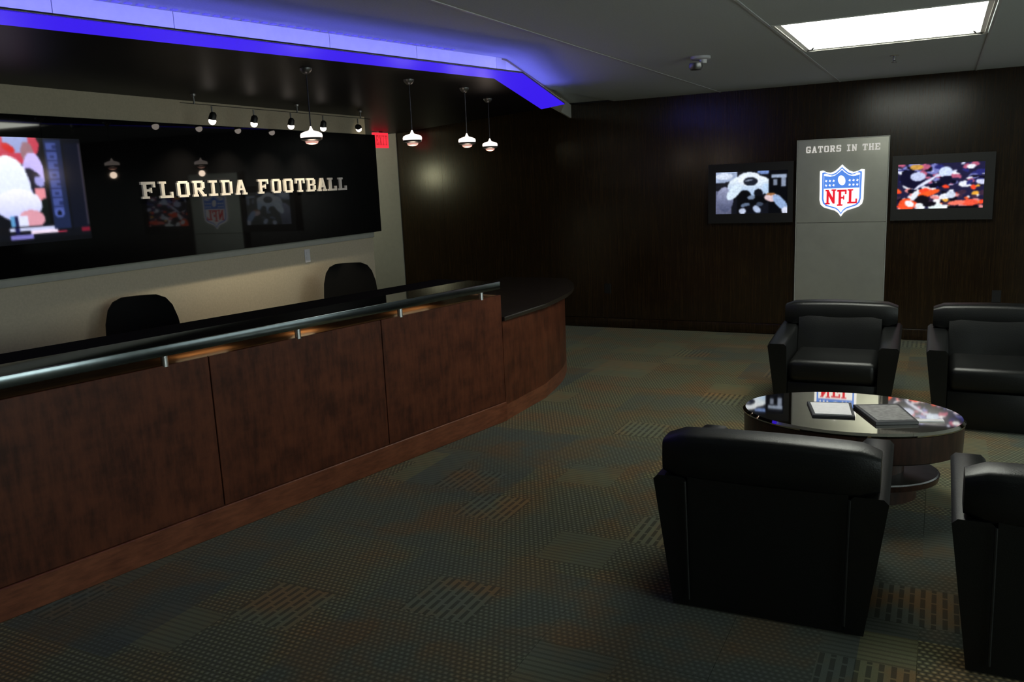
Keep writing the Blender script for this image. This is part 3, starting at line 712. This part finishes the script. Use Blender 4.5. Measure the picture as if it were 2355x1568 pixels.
# ------------------------------------------------------------------ task chairs behind the desk
def task_chair(label, loc, rz):
    t = thing('task_chair', label, 'office chair', loc, rz, 'task chairs behind the desk')
    # faces +Y locally
    def shell(bm, y0, y1):
        W = [(.60, .17), (.66, .215), (.75, .235), (.86, .235), (.97, .225), (1.06, .20), (1.11, .165), (1.135, .11)]
        secs = []
        for z, hw in W:
            lean = -.10 * (z - .6) / .5; s = []
            for i in range(9):
                u = -1 + i / 4; s.append((u * hw, y0 + lean + .035 * u * u, z))
            for i in range(9):
                u = 1 - i / 4; s.append((u * hw, y1 + lean + .035 * u * u, z))
            secs.append(s)
        loft(bm, secs)
    part('backrest', 'chair_mesh', t, shell, -.30, -.265)
    part('seat', 'chair_mesh', t, box, -.25, .25, -.22, .27, .44, .52, bev=.03, seg=3)
    part('back_support', 'black_plastic', t, lambda bm: tube(bm, [(0, -.15, .43), (0, -.29, .47), (0, -.335, .70)], .025, 8))
    for s in (-1, 1):
        part('armrest', 'black_plastic', t, box, s * .29 - .04, s * .29 + .04, -.14, .13, .70, .735, bev=.012)
        part('arm_post', 'black_plastic', t, lambda bm: tube(bm, [(s * .22, -.02, .43), (s * .29, -.02, .47), (s * .29, -.02, .70)], .018, 8))
    part('column', 'dull_metal', t, lathe, [(.03, .10), (.03, .28), (.02, .28), (.02, .44), (0, .44)], 14)
    for i in range(5):
        a = 2 * math.pi * i / 5 + .3; c, s = math.cos(a), math.sin(a)
        part('base_leg', 'black_plastic', t, lambda bm: tube(bm, [(c * .02, s * .02, .12), (c * .29, s * .29, .075)], [.026, .018], 8))
        cs = part('caster', 'black_plastic', t, lambda bm: tube(bm, [(c * .29 - s * .02, s * .29 + c * .02, .03), (c * .29 + s * .02, s * .29 - c * .02, .03)], .03, 14))
    return t
def face(x, y, tx, ty): return math.atan2(ty - y, tx - x) - math.pi / 2
task_chair('black task chair against the wall below the picture end of the display', (-4.47, 3.66, 0), face(-4.47, 3.66, -1.2, 1.6))
task_chair('black task chair below the white outlet plate, beside the passage', (-4.42, 5.71, 0), face(-4.42, 5.66, -1.6, 2.6))

# ------------------------------------------------------------------ pendants
def pendant(label, x, y, zt):
    t = thing('pendant_light', label, 'pendant light', (x, y, ZS), 0, 'pendant lights over the desk')
    d = zt - ZS
    part('canopy', 'dull_metal', t, lathe, [(0, 0), (.036, 0), (.034, -.012), (.02, -.028), (.008, -.034), (0, -.034)], 16)
    part('stem', 'black_trim', t, lathe, [(.0035, -.03), (.0035, d + .012), (0, d + .012)], 8)
    part('socket', 'shade_glow', t, lathe, [(.004, d + .022), (.010, d + .006), (.016, d - .004), (0, d - .004)], 12)
    part('shade', 'shade_glow', t, lathe, [(.016, d - .002), (.044, d - .010), (.060, d - .018), (.064, d - .030), (.062, d - .042), (0, d - .042)], 24)
    part('ring', 'black_plastic', t, lathe, [(0, d - .0425), (.063, d - .0425), (.060, d - .054), (.042, d - .062), (0, d - .062)], 24)
    part('lens', 'shade_pink', t, lathe, [(0, d - .0625), (.038, d - .0625), (.034, d - .074), (.018, d - .080), (0, d - .082)], 16)
    L = bpy.data.lights.new('pendant_glow', 'POINT'); L.energy = .9; L.color = (1, .78, .6); L.shadow_soft_size = .03
    lo = bpy.data.objects.new('pendant_glow', L); COL.objects.link(lo); lo.parent = t; lo.location = (0, 0, d - .13)
    return t
pendant('small glowing pendant light farthest from the low rounded desk end', -3.286, 3.962, 2.125)
pendant('small glowing pendant light, third counted from the low rounded desk end', -3.163, 4.837, 2.125)
pendant('small glowing pendant light, second counted from the low rounded desk end', -3.149, 5.546, 2.125)
pendant('small glowing pendant light over the low rounded desk end', -3.415, 6.402, 2.125)

# ------------------------------------------------------------------ track light
tr = thing('track_light', 'track of five small spotlights washing the display wall', 'track light', on_w(-2.55, .34, ZS))
tb0 = Vector(tr.location); tl = lambda s, d, z: tuple(Vector(on_w(s, d, z)) - tb0)
part('rail', 'black_plastic', tr, lambda bm: tube(bm, [tl(-3.75, .34, 2.405), tl(-1.45, .34, 2.405)], .0025, 6))
for s in (-3.62, -2.5, -1.6):
    part('hanger', 'dull_metal', tr, lambda bm: tube(bm, [tl(s, .34, ZS), tl(s, .34, 2.405)], .006, 8))
    part('canopy', 'dull_metal', tr, lathe, [(0, 0), (.02, 0), (.018, -.014), (0, -.016)], 12, c=tl(s, .34, 0)[:2])
heads = [-3.456, -3.023, -2.588, -2.164, -1.648]
aims = [(-3.62, 0, 1.15), (-3.1, 0, 1.1), (-2.6, 0, 1.1), (-2.1, 0, 1.05), None]
for s, am in zip(heads, aims):
    top = Vector(on_w(s, .34, 2.40)); c = Vector(on_w(s, .34, 2.325))
    tgt = Vector(on_w(*am)) if am else Vector((-5.90, 9.48, 1.99))
    d = (tgt - c).normalized()
    part('head_stem', 'dull_metal', tr, lambda bm: tube(bm, [top - tb0, c - tb0 + Vector((0, 0, .03))], .006, 8))
    a, b = c - d * .035, c + d * .022
    hd = part('lamp_head', 'black_plastic', tr, lambda bm: tube(bm, [a - tb0, c - d * .02 - tb0, b - tb0], [.012, .024, .027], 14))
    bm = bmesh.new(); bmesh.ops.create_uvsphere(bm, u_segments=14, v_segments=8, radius=.026)
    bmesh.ops.translate(bm, verts=bm.verts, vec=c - tb0 + d * .016 + Vector((0, 0, -.014)))
    finish('bulb', bm, 'bulb', hd)
    L = bpy.data.lights.new('track_beam', 'SPOT'); L.color = (1, .84, .58); L.shadow_soft_size = .02
    if am: L.energy = 75; L.spot_size = R(95); L.spot_blend = 1
    else: L.energy = 6; L.spot_size = R(60); L.spot_blend = 1
    lo = bpy.data.objects.new('track_beam', L); COL.objects.link(lo); lo.parent = tr
    lo.location = c + d * .05 - tb0; lo.rotation_euler = d.to_track_quat('-Z', 'Y').to_euler()

# globe light on the passage wall, seen only as a soft gleam in the wood panelling
gl = thing('wall_sconce', 'warm globe light on a post in the passage behind the display', 'wall light', (-7.45, 7.0, 0))
part('post', 'dull_metal', gl, lathe, [(0, 0), (.13, 0), (.13, .02), (.015, .03), (.015, 1.79), (.05, 1.80), (0, 1.805)], 20)
part('globe', 'globe_glow', gl, lathe, [(0, 1.8055)] + [(.13 * math.sin(t), 1.935 - .13 * math.cos(t)) for t in [math.pi * i / 12 for i in range(1, 12)]] + [(0, 2.065)], 24)
dl = thing('fill_light', 'round recessed lamp added in the passage ceiling to brighten the end wall', 'ceiling light', (-7.75, 8.55, ZS))  # unseen lamp, added to lift the pale wall of the passage
part('trim_ring', 'white_enamel', dl, lathe, [(.06, 0), (.09, 0), (.085, -.008), (.06, -.008)], 20)
part('lens', 'bulb', dl, lathe, [(0, -.001), (.058, -.001), (.058, -.005), (0, -.005)], 20)
L = bpy.data.lights.new('fill_beam', 'POINT'); L.energy = 24; L.color = (1, .98, .76); L.shadow_soft_size = .05
lo = bpy.data.objects.new('fill_beam', L); COL.objects.link(lo); lo.parent = dl; lo.location = (0, 0, -.08)

# ------------------------------------------------------------------ armchairs
def arm_chair():
    t = thing('armchair', '', 'armchair', (0, 0, 0), 0, 'leather armchairs around the table')
    fl = lambda z: .068 * (z - .06) / .5           # the sides flare outward going up
    for s in (-1, 1):
        def arm(bm):
            secs = []
            for y, zt in ((-.40, .585), (-.2, .58), (.1, .57), (.36, .56), (.415, .552)):
                yo = lambda z: y + (.02 * (z - .06) / .5 if y > .4 else 0) - (.03 * (z - .06) / .5 if y < -.3 else 0)
                r = .018; zs_ = [(.012, .37), (zt - r, .37 + fl(zt)), (zt, .37 + fl(zt) - r)]
                pts = [(x, yo(z), z) for z, x in zs_] + [(.305 + r, yo(zt), zt), (.305, yo(zt), zt - r), (.30, yo(.012), .012)]
                secs.append([(s * p[0], p[1], p[2]) for p in pts])
            loft(bm, secs)
        part('arm', 'leather', t, arm, angle=50)
        part('arm_piping', 'piping', t, lambda bm: tube(bm, [(s * .300, -.412, .05), (s * .304, -.432, .35), (s * .308, -.446, .575)], .005, 6))
    def backpanel(bm):
        secs = []
        for z, yb_, yf in ((.012, -.395, -.24), (.30, -.412, -.22), (.45, -.42, -.235), (.60, -.43, -.27)):
            secs.append([(-.302, yb_, z), (.302, yb_, z), (.302, yf, z), (-.302, yf, z)])
        loft(bm, secs)
    part('back_panel', 'leather', t, backpanel, angle=50)
    def crest(bm):
        secs = []
        for i in range(13):
            u = -1 + i / 6; x = u * .408; e = 1 - abs(u) ** 8 * .25; bow = .015 * (1 - u * u); lift = .012 * (1 - u * u)
            yb_, yf, z0, z1 = -.437 - bow * .4, -.245 - bow * .5, .572, .752 + lift
            zc = (z0 + z1) / 2; hz = (z1 - z0) / 2 * (1 if abs(u) < .99 else .8)
            s_ = []
            for k in range(14):
                a = 2 * math.pi * k / 14; ca, sa = math.cos(a), math.sin(a)
                sg_ = lambda v: math.copysign(abs(v) ** .36, v)
                s_.append((x, (yb_ + yf) / 2 + (yf - yb_) / 2 * sg_(ca) * e, zc + hz * sg_(sa) * (1 if abs(u) < .99 else .95)))
            secs.append(s_)
        loft(bm, secs)
    part('crest', 'leather', t, crest, angle=60)
    def inner(bm):
        secs = []
        for z, y0, y1 in ((.36, -.27, -.165), (.46, -.28, -.19), (.56, -.29, -.212), (.64, -.31, -.232), (.70, -.33, -.262)):
            row = []
            for i in range(9):
                u = -1 + i / 4; row.append((u * .30, y1 - .02 * (1 - u * u) - .02 * abs(u) ** 6, z))
            row += [(.30, y0, z), (-.30, y0, z)]
            secs.append(row)
        loft(bm, secs)
    part('back_cushion', 'leather', t, inner, angle=60)
    def seat(bm):
        box(bm, -.297, .297, -.22, .41, .27, .43, bev=.045, seg=4)
        for v in bm.verts:
            if v.co.z > .38: v.co.z += .018 * (1 - (v.co.x / .3) ** 2) - .02 * (v.co.y < 0) * min(1, -v.co.y / .2)
    part('seat_cushion', 'leather', t, seat, angle=60)
    part('front_rail', 'leather', t, box, -.299, .299, -.235, .395, .012, .268, bev=.008)
    for sx in (-1, 1):
        for y in (-.34, .34):
            part('foot', 'black_plastic', t, box, sx * .30 - .03, sx * .30 + .03, y - .03, y + .03, 0, .012, bev=.002, seg=1)
    return t
c0 = arm_chair()
spots = [('black leather armchair across the table from the one below the shield sign', -.567, 3.600, 1.2),
         ('black leather armchair across the table from the one below the colour television', .525, 3.515, 0.),
         ('black leather armchair below the shield sign, its back to the wood wall', -.652, 6.60, 180 + 1.5),
         ('black leather armchair below the colour television, its back to the wood wall', .395, 6.62, 180.)]
for i, (lb, x, y, a) in enumerate(spots):
    o = c0 if i == 0 else dup(c0)
    o['label'] = lb; o.location = (x, y, 0); o.rotation_euler = (0, 0, R(a))

# ------------------------------------------------------------------ coffee table
TX, TY = -.402, 4.86
tbl = thing('coffee_table', 'oval dark polished coffee table between the four armchairs', 'coffee table', (TX, TY, 0))
a_, b_ = .577, .42
part('lower_shelf', 'table_wood', tbl, lathe, [(0, .105), (.80, .105), (.81, .135), (0, .135)], 48, sx=a_, sy=b_)
part('shelf_plate', 'dull_metal', tbl, lathe, [(0, .1352), (.80, .1352), (.79, .142), (0, .142)], 48, sx=a_, sy=b_)
part('foot', 'table_wood', tbl, lathe, [(0, 0), (.62, 0), (.60, .1045), (0, .1045)], 40, sx=a_, sy=b_)
part('pedestal', 'table_wood', tbl, lathe, [(.5, .1422), (.5, .275), (0, .275)], 40, sx=a_, sy=b_)
part('apron', 'table_wood', tbl, lathe, [(0, .2752), (.955, .2752), (.985, .285), (.99, .425), (0, .425)], 56, sx=a_, sy=b_)
part('top', 'table_top', tbl, lathe, [(0, .4252), (.985, .4252), (1.0, .43), (1.0, .437), (.975, .45), (0, .45)], 72, sx=a_, sy=b_, angle=20)

# books and papers
def book(label, pts, z, th, cover, page, cat='book', name='magazine'):
    cx = sum(p[0] for p in pts) / 4; cy = sum(p[1] for p in pts) / 4
    o = thing(name, label, cat, (cx, cy, z)); q = [(p[0] - cx, p[1] - cy) for p in pts]
    part('cover', cover, o, prism, q, 0, th, bev=.002, seg=1)
    q2 = [(x * .86, y * .84) for x, y in q]
    part('page', page, o, prism, q2, th, th + .002, smooth=False)
    return o, q, th
book('dark folder with a white sheet lying on the coffee table', [(-.574, 4.68), (-.36, 4.715), (-.405, 5.0), (-.64, 4.955)], .45, .012, 'book_cover', 'paper', 'folder', 'folder')
o, q, th = book('large dark picture book lying on the coffee table', [(-.25, 4.615), (-.05, 4.70), (-.16, 5.03), (-.39, 4.94)], .45, .018, 'book_cover', 'ink_grey', 'book', 'picture_book')
tag(part('brochure', 'paper', None, lambda bm: prism(bm, [(-.055, 4.745), (.07, 4.785), (.062, 4.825), (-.065, 4.79)], .4502, .456)), 'narrow white brochure beside the picture book on the table', 'brochure')
